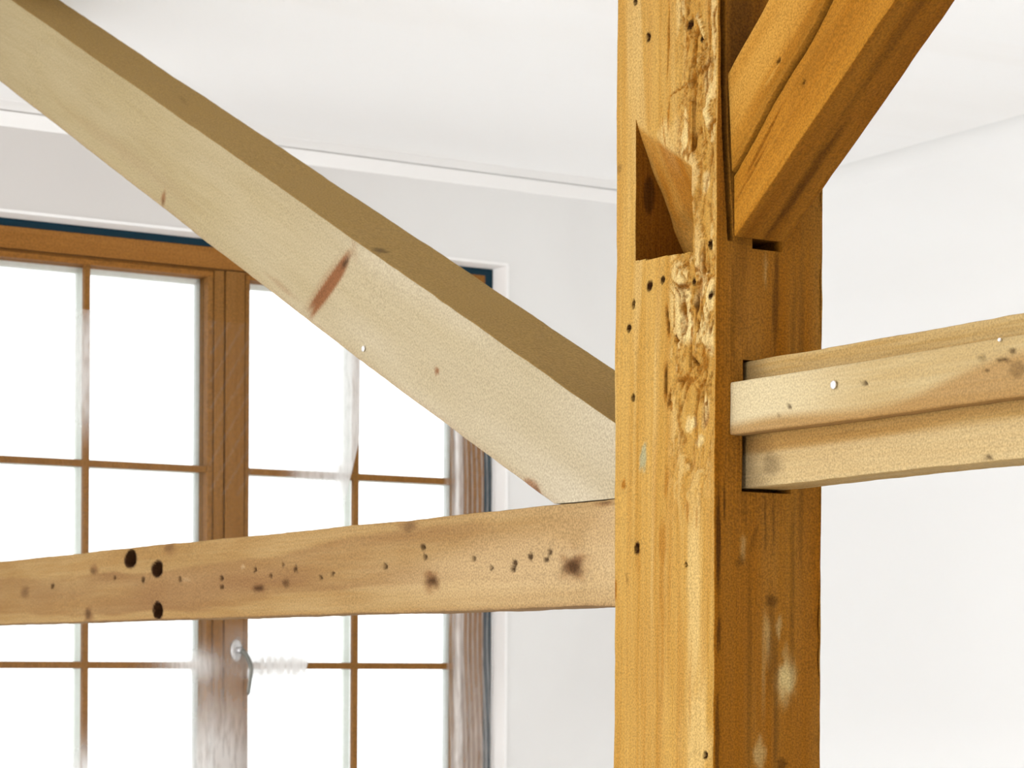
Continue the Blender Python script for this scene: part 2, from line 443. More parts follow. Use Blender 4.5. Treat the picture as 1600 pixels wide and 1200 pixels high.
# cove along the head of the window wall: a flat ceiling strip between two shadow joints and a thin white band on the wall
tag(box('trim_1', M_COVE, XL, XR, YB - 0.088, YB - 0.0025, H - 0.008, HC - 0.0005, bevel=0.0015), kind='structure')
tag(box('trim_2', M_COVE, XL, XR, YB - 0.004, YB, H - 0.047, H - 0.011, bevel=0.0018), kind='structure')
tag(box('trim_3', M_CEIL, XL, XR, YF, YB - 0.0925, H - 0.008, HC - 0.0005, bevel=0.0015), kind='structure')
def fillet(name, m, x, zt, r, y0, y1):
    bm = bmesh.new(); n = 10; cols = []
    pts = [(x - r + r * math.sin(t * math.pi / 2 / n), zt - r + r * math.cos(t * math.pi / 2 / n)) for t in range(n + 1)] + [(x, zt)]
    for y in (y0, y1): cols.append([bm.verts.new((px, y, pz)) for px, pz in pts])
    k = len(pts)
    for i in range(k):
        f = bm.faces.new((cols[0][i], cols[0][(i + 1) % k], cols[1][(i + 1) % k], cols[1][i])); f.smooth = i < n
    bm.faces.new(cols[0]); bm.faces.new(cols[1][::-1])
    bmesh.ops.recalc_face_normals(bm, faces=bm.faces[:])
    me = bpy.data.meshes.new(name); bm.to_mesh(me); bm.free()
    me.set_sharp_from_angle(angle=math.radians(25))
    return tag(link(name, me, m), kind='structure')
fillet('trim_5', M_RIGHT, XR, H - .008, .05, YF, YB - .0925)
# plaster bead round the window reveal
tag(boxes('trim_4', M_COVE, [(WX0 - .004, WX1 + .004, YB - .003, YB + .064, WZ1 - .001, WZ1 + .006), (WX1 - .002, WX1 + .006, YB - .003, YB + .064, WZ0, WZ1 - .001),
                             (WX0 - .006, WX0 + .002, YB - .003, YB + .064, WZ0, WZ1 - .001)]), kind='structure')

# ------------------------------------------------------------------ window
WY = 5.265                                                # room side of the frame
win = tag(empty('window_1', (2.37, WY, WZ0)), kind='structure')
def wpart(name, m, x0, x1, y0, y1, z0, z1, parent=win, bevel=0.002):
    o = box(name, m, x0, x1, y0, y1, z0, z1, None, bevel)
    o.parent = parent
    o.matrix_parent_inverse = Matrix.Translation((2.37, WY, WZ0)).inverted()
    return o
FX0, FX1, FZ0, FZ1 = 1.626, 3.1085, 0.915, 2.508          # outer frame
GX = ((1.7025, 2.3235), (2.4345, 3.0335))                 # glass of the two sashes
GZ0, GZ1 = 1.005, 2.436
MUZ = (1.4825, 1.9635)
wpart('frame_head', M_WIN_H, FX0, FX1, WY, WY + .09, 2.4565, FZ1)
wpart('frame_sill', M_WIN_H, FX0, FX1, WY - .03, WY + .09, FZ0, 0.955)
wpart('frame_jamb', M_WIN_V, FX0, 1.668, WY + .001, WY + .09, 0.955, 2.4565)
wpart('frame_jamb', M_WIN_V, 3.068, FX1, WY + .001, WY + .09, 0.955, 2.4565)
# teal foil sealing the gap between frame and reveal
wpart('sealing_foil', M_TEAL, WX0 + .002, WX1 - .002, WY + .004, WY + .02, FZ1, WZ1 - .001, bevel=0)
wpart('sealing_foil', M_TEAL, FX1, WX1 - .002, WY + .004, WY + .02, FZ0, FZ1, bevel=0)
wpart('sealing_foil', M_TEAL, WX0 + .002, FX0, WY + .004, WY + .02, FZ0, FZ1, bevel=0)
wpart('sill_board', M_COVE, WX0, WX1, YB - .03, WY + .02, WZ0 + .001, FZ0, bevel=.003)
for k, (g0, g1) in enumerate(GX):
    sash = empty('sash', (0, 0, 0)); sash.parent = win
    sash.matrix_parent_inverse = Matrix.Translation((2.37, WY, WZ0)).inverted()
    def sp(name, m, *a, bevel=0.0015):
        o = box(name, m, *a, None, bevel); o.parent = sash; return o
    sx0, sx1 = ((1.670, 2.3665), (2.3695, 3.066))[k]
    fy = WY + (.004, .0)[k]
    z0, z1 = 0.958, 2.4535
    # stiles and rails stop short of the glazing bead by a narrow quirk
    q = .0022
    bead = .0145 if k == 0 else .0125
    sp('stile', M_WIN_V, sx0, g0 - bead - q, fy, fy + .075, z0, z1)
    sp('stile', M_WIN_V, g1 + bead + q, sx1, fy, fy + .075, z0, z1)
    sp('rail', M_WIN_H, g0 - bead - q, g1 + bead + q, fy + .0005, fy + .075, GZ1 + bead + q - .001, z1)
    sp('rail', M_WIN_H, g0 - bead - q, g1 + bead + q, fy + .0005, fy + .075, z0, GZ0 - bead - q)
    sp('glazing_bead', M_WIN_V, g0 - bead, g0, fy + .003, fy + .073, GZ0, GZ1)
    sp('glazing_bead', M_WIN_V, g1, g1 + bead, fy + .003, fy + .073, GZ0, GZ1)
    sp('glazing_bead', M_WIN_H, g0 - bead, g1 + bead, fy + .003, fy + .073, GZ1, GZ1 + bead)
    sp('glazing_bead', M_WIN_H, g0 - bead, g1 + bead, fy + .003, fy + .073, GZ0 - bead, GZ0)
    cx = (g0 + g1) / 2
    sp('muntin', M_WIN_V, cx - .0072, cx + .0072, fy + .004, fy + .022, GZ0, GZ1)
    for z in MUZ: sp('muntin', M_WIN_V, g0, g1, fy + .0045, fy + .0215, z - .0084, z + .0084)
    # outer bars on the weather side of the glazing
    sp('outer_bar', M_OUTER, cx - .0085, cx + .0085, fy + .052, fy + .070, GZ0, GZ1)
    sp('outer_bar', M_OUTER, g1 - .010, g1, fy + .052, fy + .070, GZ0, GZ1)
    for z in MUZ + (GZ1 - .006,): sp('outer_bar', M_OUTER, g0, g1, fy + .0525, fy + .0695, z - .008, z + .008)
    xs = (g0, cx, g1); zs = (GZ0,) + MUZ + (GZ1,)
    for i in range(2):
        for j in range(3):
            sp('pane', M_GLASS, xs[i] + (0 if i == 0 else .0002), xs[i + 1], fy + .030, fy + .034, zs[j] + .0002, zs[j + 1], bevel=0)

# lever handle on the meeting stile of the right sash
hx, hz = 2.399, 1.520
handle = empty('handle', (hx, WY, hz)); handle.parent = win
handle.matrix_parent_inverse = Matrix.Translation((2.37, WY, WZ0)).inverted()
to_room = Matrix.Rotation(math.radians(90), 4, 'X')       # local z -> -Y
pl = revolve('rosette', M_STEEL, [(0, 0), (.0155, 0), (.0160, .004), (.0145, .0075), (.0, .0085)], 28, to_room @ Matrix.Scale(1.75, 4, (0, 1, 0)), handle)
revolve('spindle_neck', M_STEEL, [(.0085, .006), (.0075, .012), (.0072, .026), (.0085, .030), (0, .031)], 20, to_room, handle)
def sweep(name, m, pts, rad, parent, segs=14):
    bm = bmesh.new(); rings = []
    P = [Vector(p) for p in pts]
    for i, p in enumerate(P):
        t = (P[min(i + 1, len(P) - 1)] - P[max(i - 1, 0)]).normalized()
        s = t.cross(Vector((0, 1, 0))).normalized(); n = s.cross(t)
        ra, rb = rad[i]
        rings.append([bm.verts.new(p + s * ra * math.cos(2 * math.pi * k / segs) + n * rb * math.sin(2 * math.pi * k / segs)) for k in range(segs)])
    for A, B in zip(rings, rings[1:]):
        for k in range(segs): bm.faces.new((A[k], A[(k + 1) % segs], B[(k + 1) % segs], B[k]))
    bm.faces.new(rings[0][::-1]); bm.faces.new(rings[-1])
    bmesh.ops.recalc_face_normals(bm, faces=bm.faces[:])
    for f in bm.faces: f.smooth = True
    me = bpy.data.meshes.new(name); bm.to_mesh(me); bm.free()
    return link(name, me, m, parent)
lp, lr_ = [], []
for i in range(22):
    t = i / 21
    x = .026 * math.sin(min(1, t * 1.7) * math.pi / 2) - .006 * max(0, t - .55) / .45
    z = .004 - .004 * math.cos(t * 3) - .118 * t ** 1.35
    lp.append((x, -.031 - .004 * math.sin(t * math.pi), z)); lr_.append((.0068 - .002 * t, .0050 - .0012 * t))
lr_[-1] = (.002, .0015); lr_[0] = (.004, .004)
sweep('lever', M_LEVER, lp, lr_, handle)

# ------------------------------------------------------------------ timber frame
X0, YC = 1.394, 1.904                                     # front-right arris of the post
# --- post: a = z, b = -(Y - YC) from -0.182 to 0, c from 0 to 0.138
PKW = .0006
PK_T, PK_B0, PK_B1, PK_L, PK_R = 2.0740, 1.9246, 1.9199, -0.1440, -0.0428
def post_feat(D):
    F = D.front.astype(float)
    Rm = (D.top & ~D.front).astype(float)
    R_ = D.top.astype(float)
    a, b, c = D.a, D.b, D.c
    # worm-eaten sapwood strip beside the arris: winding galleries and torn grain
    inner = -0.082 + 0.016 * vnoise(a * 9, a * 0, a * 0, 31)
    z_on = sstep(1.60, 1.74, a) * F
    zone = sstep(-0.010, 0.012, b - inner) * z_on * sstep(0.0, 0.006, -b)
    strong = zone * (0.55 + 0.45 * sstep(1.70, 1.80, a) * (1 - sstep(1.90, 1.93, a)) + 0.40 * sstep(1.96, 2.04, a))
    lev = fbm(a * 20 + .5 * vnoise(a * 60, b * 90, a * 0, 4), b * 62 + .8 * vnoise(a * 30, b * 25, a * 0, 8), c * 0, 41, 4)
    fine = fbm(a * 70, b * 230, c * 0, 77, 2)
    wv = fbm(a * 16 + 5, b * 105 + 1.3 * vnoise(a * 40, b * 30, a * 0, 18), c * 0, 45, 2)
    gal = 1 - sstep(0.02, 0.13, np.abs(wv))
    stepd = sstep(-.14, -.10, lev) + sstep(.06, .10, lev) + sstep(.24, .28, lev)
    edge = np.maximum(np.exp(-((lev + .10) / .035) ** 2), np.exp(-((lev - .10) / .035) ** 2))
    D.off += strong * (0.0046 * (1 - stepd / 3) + 0.0026 * gal + 0.0008 * fine)
    D.stain[..., RED] = np.maximum(D.stain[..., RED], strong * np.clip(1.0 * gal * (.7 + .5 * fine) + 0.7 * edge + .25 * sstep(.1, .5, fine), 0, .95))
    D.stain[..., DARK] = np.maximum(D.stain[..., DARK], strong * np.clip(.38 * gal * (.5 + fine) + .22 * edge, 0, .6))
    pl_ = sstep(.0, .30, lev) * strong * (1 - gal) * (1 - edge)
    D.stain[..., PALE] = np.maximum(D.stain[..., PALE], 0.75 * pl_)
    # plain silvery-brown grain streaks over the rest of the face
    D.stain[..., RED] = np.maximum(D.stain[..., RED], F * .22 * sstep(.1, .5, fbm(a * 3, b * 130, c * 0, 101, 3)))
    D.stain[..., PALE] = np.maximum(D.stain[..., PALE], F * .30 * sstep(.0, .6, fbm(a * 2.8 + 8, b * 55 + .7 * fbm(a * 3, b * 8, a * 0, 109, 2), c * 0, 103, 3)))
    for (pa, pb, ra, rb, v) in ((1.8471, -.0532, .016, .013, .95), (1.8775, -.0591, .014, .011, .8), (1.8800, -.030, .018, .010, .7), (1.7554, -.0211, .018, .0065, .9), (1.7432, -.0467, .009, .009, .9),
                                (1.7235, -.0297, .008, .007, .7), (1.8261, -.014, .015, .008, .8), (2.088, -.020, .030, .006, .55), (1.985, -.022, .012, .006, .8), (2.03, -.07, .03, .02, .3)):
        spot(D, F, pa, pb, ra, rb, PALE, v); 
    for (pa, pb, ra, rb, v, dp) in ((1.7912, -.0871, .024, .0035, .9, .004), (1.831, -.0679, .004, .005, .85, .004), (1.9000, -.033, .004, .004, .7, .003), (1.765, -.078, .006, .004, .7, .003),
                                    (1.808, -.040, .012, .003, .7, .003), (1.7950, -.033, .006, .004, .6, .002), (1.860, -.030, .018, .0025, .6, .003)):
        spot(D, F, pa, pb, ra, rb, RED, v, depth=dp)
    for (pa, pb, ra, rb, v, rot) in ((1.852, -.0830, .016, .0032, .75, -.15), (1.832, -.0690, .006, .004, .8, 0), (1.8075, -.0405, .013, .0026, .75, -.9), (1.789, -.0860, .026, .0036, .95, .05), (1.7720, -.0810, .012, .0022, .6, .3), (1.862, -.0385, .022, .0024, .7, .1), (1.84, -.0330, .012, .0024, .6, -.4), (1.886, -.060, .004, .010, .4, 0)):
        spot(D, F, pa, pb, ra, rb, RED, .9, depth=.003, rot=rot)
        spot(D, F, pa, pb, ra * .8, rb * .7, DARK, v, rot=rot)
    # long torn crack and splits above the pocket
    for (pa, pb, ra, rb, rot) in ((2.14, -.0860, .055, .0016, .03), (2.07, -.0838, .018, .0018, .1), (2.0905, -.069, .018, .0013, 1.25), (2.10, -.0440, .07, .0022, .06), (2.14, -.020, .05, .0020, -.05),
                                  (1.985, -.030, .03, .0018, .08), (2.02, -.088, .05, .0012, -.15)):
        spot(D, F, pa, pb, ra, rb, RED, .85, depth=.0022, rot=rot)
    # nail and beetle holes
    for (pa, pb, s) in ((2.1571, -.1231, .0034), (2.1546, -.0536, .0036), (2.1997, -.1462, .003), (2.135, -.031, .0026), (1.8974, -.0938, .003), (1.8939, -.1172, .0042), (1.8884, -.0423, .003), (1.8788, -.1469, .0032),
                        (1.8538, -.154, .0032), (1.7788, -.1461, .003), (1.6193, -.1374, .0046), (1.5988, -.0488, .002), (1.4043, -.0127, .003), (1.9218, -.0115, .004), (1.87, -.008, .003)):
        spot(D, F, pa, pb, s * 1.5, s * 1.25, DARK, 1.0, depth=.006, soft=.25, rag=.2)  # dark colour painted past the rim to blacken the hole's inner shadow
    for (pa, pb, ra, rb, ch, v, rot) in ((1.5866, -.1565, .008, .0020, DARK, .55, -.25), (1.688, -.1635, .006, .004, RED, .8, 0), (2.0267, -.1751, .006, .005, DARK, .35, 0), (1.5749, -.1809, .014, .004, RED, .9, 0),
                                         (1.6215, -.0914, .026, .0062, RED, .50, 0), (1.5882, -.0934, .05, .0030, RED, .35, 0), (1.5215, -.0905, .09, .0035, RED, .34, .03), (1.4213, -.0955, .05, .004, RED, .30, 0),
                                         (1.6844, -.0838, .022, .0052, RED, .55, 0), (1.7141, -.1263, .013, .0065, TEAL, .6, .2), (1.604, -.136, .014, .005, RED, .25, 0), (1.46, -.04, .05, .0018, RED, .3, 0),
                                         (1.55, -.035, .13, .012, PALE, .45, 0), (1.42, -.03, .08, .02, PALE, .4, 0), (1.655, -.046, .012, .003, RED, .6, 0), (1.645, -.03, .012, .002, RED, .5, 0), (2.13, -.1205, .09, .006, RED, .22, 0)):
        spot(D, F, pa, pb, ra, rb, ch, v, rot=rot)
    # empty brace pocket: a ramp running in and down to a sill
    zb = PK_B0 + (b - PK_L) / (PK_R - PK_L) * (PK_B1 - PK_B0)
    inside = (D.front & (b > PK_L - 1e-6) & (b < PK_R) & (a < PK_T) & (a > zb)).astype(float)
    tt = (PK_T - a) / (PK_T - zb); bn = np.clip((b - PK_L) / (PK_R - PK_L), 0, 1)
    ramp = 0.072 * np.clip((tt - .42 * bn) / (1 - .42 * bn), 0, 1) ** 1.15 * (1 + .08 * vnoise(a * 50, b * 60, c * 0, 3))
    wallk = np.clip((b - PK_L) / PKW, 0, 1)                # the stations packed at the left edge make up its side wall
    D.off = np.where(inside > 0, ramp * wallk, D.off)
    cut = inside * sstep(.0, .004, ramp)
    for ch in (DARK, PALE, RED, TEAL): D.stain[..., ch] *= (1 - cut)
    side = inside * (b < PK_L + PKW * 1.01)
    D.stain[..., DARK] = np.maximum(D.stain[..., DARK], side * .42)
    D.stain[..., RED] = np.maximum(D.stain[..., RED], side * .95)      # notch side wall and ramp coloured dark for the shade inside
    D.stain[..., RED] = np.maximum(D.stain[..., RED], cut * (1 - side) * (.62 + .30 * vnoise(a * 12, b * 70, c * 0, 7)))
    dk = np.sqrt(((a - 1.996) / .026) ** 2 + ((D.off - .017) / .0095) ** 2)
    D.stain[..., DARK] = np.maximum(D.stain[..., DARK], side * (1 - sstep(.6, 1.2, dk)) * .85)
    spot(D, inside * (1 - side), 2.03, -.09, .03, .02, PALE, .4)
    # ---- the face turned to the right (var = c): toned a darker red-brown
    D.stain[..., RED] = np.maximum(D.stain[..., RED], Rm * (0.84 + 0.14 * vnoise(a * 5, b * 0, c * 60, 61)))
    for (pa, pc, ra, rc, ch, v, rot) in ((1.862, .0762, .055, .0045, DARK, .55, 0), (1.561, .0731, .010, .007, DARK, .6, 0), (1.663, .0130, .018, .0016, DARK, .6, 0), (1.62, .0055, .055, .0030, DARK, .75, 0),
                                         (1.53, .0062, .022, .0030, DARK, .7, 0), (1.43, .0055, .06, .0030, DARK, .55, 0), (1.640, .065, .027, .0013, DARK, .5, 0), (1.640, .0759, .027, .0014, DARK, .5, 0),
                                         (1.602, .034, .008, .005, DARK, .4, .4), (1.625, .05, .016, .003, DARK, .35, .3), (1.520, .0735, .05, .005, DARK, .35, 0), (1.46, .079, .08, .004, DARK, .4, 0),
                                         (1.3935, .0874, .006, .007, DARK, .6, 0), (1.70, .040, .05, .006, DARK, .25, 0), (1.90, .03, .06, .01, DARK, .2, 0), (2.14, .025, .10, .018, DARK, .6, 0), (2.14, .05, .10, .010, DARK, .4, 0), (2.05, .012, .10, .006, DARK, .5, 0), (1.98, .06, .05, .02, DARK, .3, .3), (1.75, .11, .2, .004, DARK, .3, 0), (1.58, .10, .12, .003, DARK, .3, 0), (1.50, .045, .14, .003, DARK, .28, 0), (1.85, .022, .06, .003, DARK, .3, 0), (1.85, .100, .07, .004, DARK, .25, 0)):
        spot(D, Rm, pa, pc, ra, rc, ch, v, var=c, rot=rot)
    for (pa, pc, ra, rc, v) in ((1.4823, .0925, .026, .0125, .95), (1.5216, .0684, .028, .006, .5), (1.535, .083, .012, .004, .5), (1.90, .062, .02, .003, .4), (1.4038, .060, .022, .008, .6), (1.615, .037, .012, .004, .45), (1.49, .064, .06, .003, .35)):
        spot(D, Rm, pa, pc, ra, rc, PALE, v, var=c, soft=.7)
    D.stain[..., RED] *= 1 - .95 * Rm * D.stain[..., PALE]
    # mortise slot left open under the brace
    slot = (D.top & (c > .0455) & (c < .0835) & (a > 1.9205) & (a < 1.9315)).astype(float)
    D.off = np.where(slot > 0, 0.095, D.off)
    hous = (D.top & (c > .0352) & (c < .0965) & (a > 1.6725) & (a < 1.8062)).astype(float)
    D.off = np.where(hous > 0, 0.030, D.off)
    # groove cut and stained to draw the shadow gap between arris and brace
    glo = np.interp(a, [1.925, 2.08, 2.25], [.0150, .0045, .0030]); ghi = np.interp(a, [1.925, 2.08, 2.25], [.0215, .0105, .0105])
    gr = D.top * sstep(glo - .0006, glo + .0010, c) * (1 - sstep(ghi - .0010, ghi + .0006, c)) * sstep(1.925, 1.932, a)
    D.off = np.maximum(D.off, .016 * gr)
    D.stain[..., DARK] = np.maximum(D.stain[..., DARK], gr * .6)
    # chewed right-hand silhouette and dents on both arrises
    backe = sstep(.118, .138, c) * D.top
    D.off += backe * 0.0028 * np.clip(fbm(a * 24, a * 0, a * 0, 91, 3) + .15, 0, 1)
    lefte = sstep(-.172, -.182, b) * D.front
    D.vb += np.where(b < -.175, 0.0015 * np.clip(fbm(a * 16, a * 0, a * 0, 95, 3) + .1, 0, 1), 0)

e = .0003
za = lines(1.36, 2.235, .0019, (PK_T, 1.9205 - e, 1.9205 + e, 1.9315 - e, 1.9315 + e, 1.6725 - e, 1.6725 + e, 1.8062 - e, 1.8062 + e, PK_B0 - e, PK_B0 + e))
za = [0.0, .3, .7, 1.1, 1.3] + za + [2.3, 2.45, 2.6, 2.7605]
bw = .182
pbl = sorted(set([round(v, 6) for v in lines(0, 1, .0019 / bw, [(PK_L + s + bw) / bw for s in [-.0003] + [PKW * k / 16 for k in range(17)]] + [(PK_R + s + bw) / bw for s in (-e, e)] + [.002, .006, .994, .998])]))
cw = .138
pcl = sorted(set([round(v, 6) for v in lines(0, 1, .0026 / cw, [(v + s) / cw for v in (.0455, .0835, .0352, .0965) for s in (-e, e)] + [k * .0007 / cw for k in range(1, 33)] + [.003, .008, .992, .997])]))
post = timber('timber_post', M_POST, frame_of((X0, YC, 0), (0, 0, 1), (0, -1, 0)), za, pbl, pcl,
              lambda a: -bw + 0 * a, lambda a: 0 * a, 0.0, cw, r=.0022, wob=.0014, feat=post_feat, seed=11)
tag(post, 'thick old honey-brown upright timber post with worm-eaten strip and empty notch', 'post')

# --- left rail: a = Y - 2.0875, b = z - 1.5595
def lrail_feat(D):
    F = D.front.astype(float)
    a, b = D.a, D.b
    band = F * (1 - sstep(.50, .62, a * 0 + np.abs((b - .055 - .012 * np.sin(a * 3.1)) / .052) * .9 - .25 * fbm(a * 3, b * 20, a * 0, 21, 3)))
    D.stain[..., RED] = np.maximum(D.stain[..., RED], band * sstep(.05, .7, a) * (.52 + .3 * vnoise(a * 6, b * 40, a * 0, 23)))
    D.stain[..., PALE] = np.maximum(D.stain[..., PALE], F * .5 * (1 - sstep(0, .55, a)) * (.5 + .5 * vnoise(a * 4, b * 60, a * 0, 25)))
    for (pa, pb, ra, rb, v, dp) in ((1.4186, .0975, .023, .0135, 1, .055), (1.4180, .1050, .016, .0085, 1, .05), (1.3077, .0785, .021, .0115, 1, .05), (1.3069, .0135, .019, .0125, 1, .055)):
        spot(D, F, pa, pb, ra * 1.15, rb * 1.15, DARK, 1.0, depth=dp, soft=.10, rag=.08)  # bores tinted near-black, since depth alone left them too light
    for (pa, pb, ra, rb, v) in ((.9371, .0417, .028, .0075, .8), (.8494, .0467, .016, .009, .65), (.4311, .0383, .022, .0125, .75), (.1119, .0449, .026, .0140, .75), (1.5809, .0847, .020, .009, .55),
                                (1.2624, .1088, .024, .010, .35), (1.9145, .0571, .03, .016, .4), (1.6063, .0128, .022, .0125, .6), (.4928, .1086, .026, .012, .4), (.05, .1125, .02, .002, .6), (.010, .018, .006, .014, .7)):
        spot(D, F, pa, pb, ra * 1.15, rb * 1.15, RED, min(1, v + .2), soft=.7)
        spot(D, F, pa, pb, ra * .75, rb * .7, DARK, min(1, v * 1.05), soft=.8)
    for (pa, pb, s) in ((.456, .0805, .004), (.451, .0683, .0032), (.9503, .0676, .0035), (.8192, .0654, .005), (.7059, .0542, .0032), (.5572, .0597, .0034), (.2404, .0475, .0036), (.2362, .0533, .0036), (.2007, .0595, .0042),
                        (.1619, .0625, .0036), (.1687, .054, .003), (1.0677, .059, .004), (1.0653, .0457, .0035), (1.222, .0612, .004), (1.3674, .0631, .0045), (1.4868, .0694, .0038), (1.7778, .064, .0045), (.90, .058, .003), (.86, .071, .003),
                        (.74, .05, .003), (.33, .062, .003), (.29, .05, .0025)):
        spot(D, F, pa, pb, s * 1.6, s * 1.1, DARK, .9, depth=.004, soft=.4)
    spot(D, F, 1.1999, .0587, .02, .0035, PALE, .8); spot(D, F, .9917, .0726, .008, .004, PALE, .9)
    spot(D, F, .20, .045, .30, .040, PALE, .65, soft=.9); spot(D, F, .03, .06, .12, .06, PALE, .7, soft=.9)
    spot(D, F, 1.12, .05, .28, .022, PALE, .30, soft=.9)
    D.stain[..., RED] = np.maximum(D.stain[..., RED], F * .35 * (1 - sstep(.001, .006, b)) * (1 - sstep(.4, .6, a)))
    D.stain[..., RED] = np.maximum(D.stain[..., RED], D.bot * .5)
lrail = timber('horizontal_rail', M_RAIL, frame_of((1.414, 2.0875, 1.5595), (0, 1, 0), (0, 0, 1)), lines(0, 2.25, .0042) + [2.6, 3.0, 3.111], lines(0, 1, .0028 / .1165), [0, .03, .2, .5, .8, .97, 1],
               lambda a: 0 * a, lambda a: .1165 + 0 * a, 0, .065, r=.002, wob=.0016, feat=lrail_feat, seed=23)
tag(lrail, 'pale brown horizontal rail dotted with dark holes and knots, across the window', 'rail')

# --- right rail behind the batten: a = YC - Y ... keep a along +Y from a far point
RY0 = -0.3
def rrail_feat(D):
    F = D.front.astype(float); a, b = D.a, D.b
    y = a + RY0
    D.stain[..., RED] = np.maximum(D.stain[..., RED], F * sstep(.034, .044, b + .004 * vnoise(a * 6, a * 0, a * 0, 3)) * (1 - sstep(.10, .115, b)) * (.62 + .22 * vnoise(a * 3, b * 160, a * 0, 33)))
    D.stain[..., PALE] = np.maximum(D.stain[..., PALE], F * (1 - sstep(.03, .04, b)) * .45)
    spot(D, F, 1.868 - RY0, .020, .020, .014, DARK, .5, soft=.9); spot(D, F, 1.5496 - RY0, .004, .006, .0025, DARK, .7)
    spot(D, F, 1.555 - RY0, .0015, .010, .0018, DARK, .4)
    D.stain[..., DARK] = np.maximum(D.stain[..., DARK], D.front * .42 * sstep(1.845, 1.895, y + .012 * fbm(a * 30, b * 40, a * 0, 6, 2)))  # front face darker toward the end at the post, with an uneven edge
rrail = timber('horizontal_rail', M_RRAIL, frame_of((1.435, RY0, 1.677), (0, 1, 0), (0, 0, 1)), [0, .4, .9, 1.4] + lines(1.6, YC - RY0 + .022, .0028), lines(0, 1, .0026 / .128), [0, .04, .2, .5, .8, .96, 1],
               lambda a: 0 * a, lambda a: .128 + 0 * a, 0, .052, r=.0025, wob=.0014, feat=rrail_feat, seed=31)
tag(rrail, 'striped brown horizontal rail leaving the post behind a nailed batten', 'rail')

# --- batten nailed on the right rail
def batt_feat(D):
    F = D.front.astype(float); a, b = D.a, D.b
    y = a + RY0; z = b + 1.7285
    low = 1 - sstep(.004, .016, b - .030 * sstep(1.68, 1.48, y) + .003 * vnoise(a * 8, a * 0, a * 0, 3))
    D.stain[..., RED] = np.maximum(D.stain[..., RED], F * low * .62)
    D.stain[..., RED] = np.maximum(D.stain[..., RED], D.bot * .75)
    D.stain[..., PALE] = np.maximum(D.stain[..., PALE], F * .75 * sstep(1.66, 1.85, y) * (1 - low))
    for (py, pz, ra, rb, v) in ((1.6931, 1.7616, .005, .0024, .8), (1.8078, 1.7492, .0034, .0026, .8), (1.824, 1.7418, .0026, .0018, .45), (1.4971, 1.7692, .006, .0022, .8), (1.5075, 1.7620, .010, .0018, .65), (1.5281, 1.7547, .004, .002, .6),
                                (1.5350, 1.7665, .006, .003, .3), (1.492, 1.752, .012, .007, .35)):
        spot(D, F, py - RY0, pz - 1.7285, ra, rb, DARK, v, depth=.002, rot=.15)
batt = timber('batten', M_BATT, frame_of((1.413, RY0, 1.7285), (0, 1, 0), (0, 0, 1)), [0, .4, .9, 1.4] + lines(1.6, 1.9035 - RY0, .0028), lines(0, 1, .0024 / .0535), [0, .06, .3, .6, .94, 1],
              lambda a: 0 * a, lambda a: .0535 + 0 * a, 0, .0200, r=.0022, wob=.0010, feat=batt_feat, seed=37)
tag(batt, 'pale square-ended batten nailed along the front of the right rail', 'batten')
def nail(name, x, y, z, s, parent):
    mt = parent.matrix_world.inverted() @ Matrix.Translation((x, y, z)) @ Matrix.Rotation(math.radians(-90), 4, 'Y')
    return revolve(name, M_GALV, [(s * .35, -.004), (s * .35, .001), (s, .0012), (s * .95, .0026), (s * .5, .0034), (0, .0036)], 18, mt, parent)
bpy.context.view_layer.update()
nail('nail_head', 1.4125, 1.7373, 1.7632, .0042, batt)
nail('nail_head', 1.4125, 1.5106, 1.7800, .0018, batt)

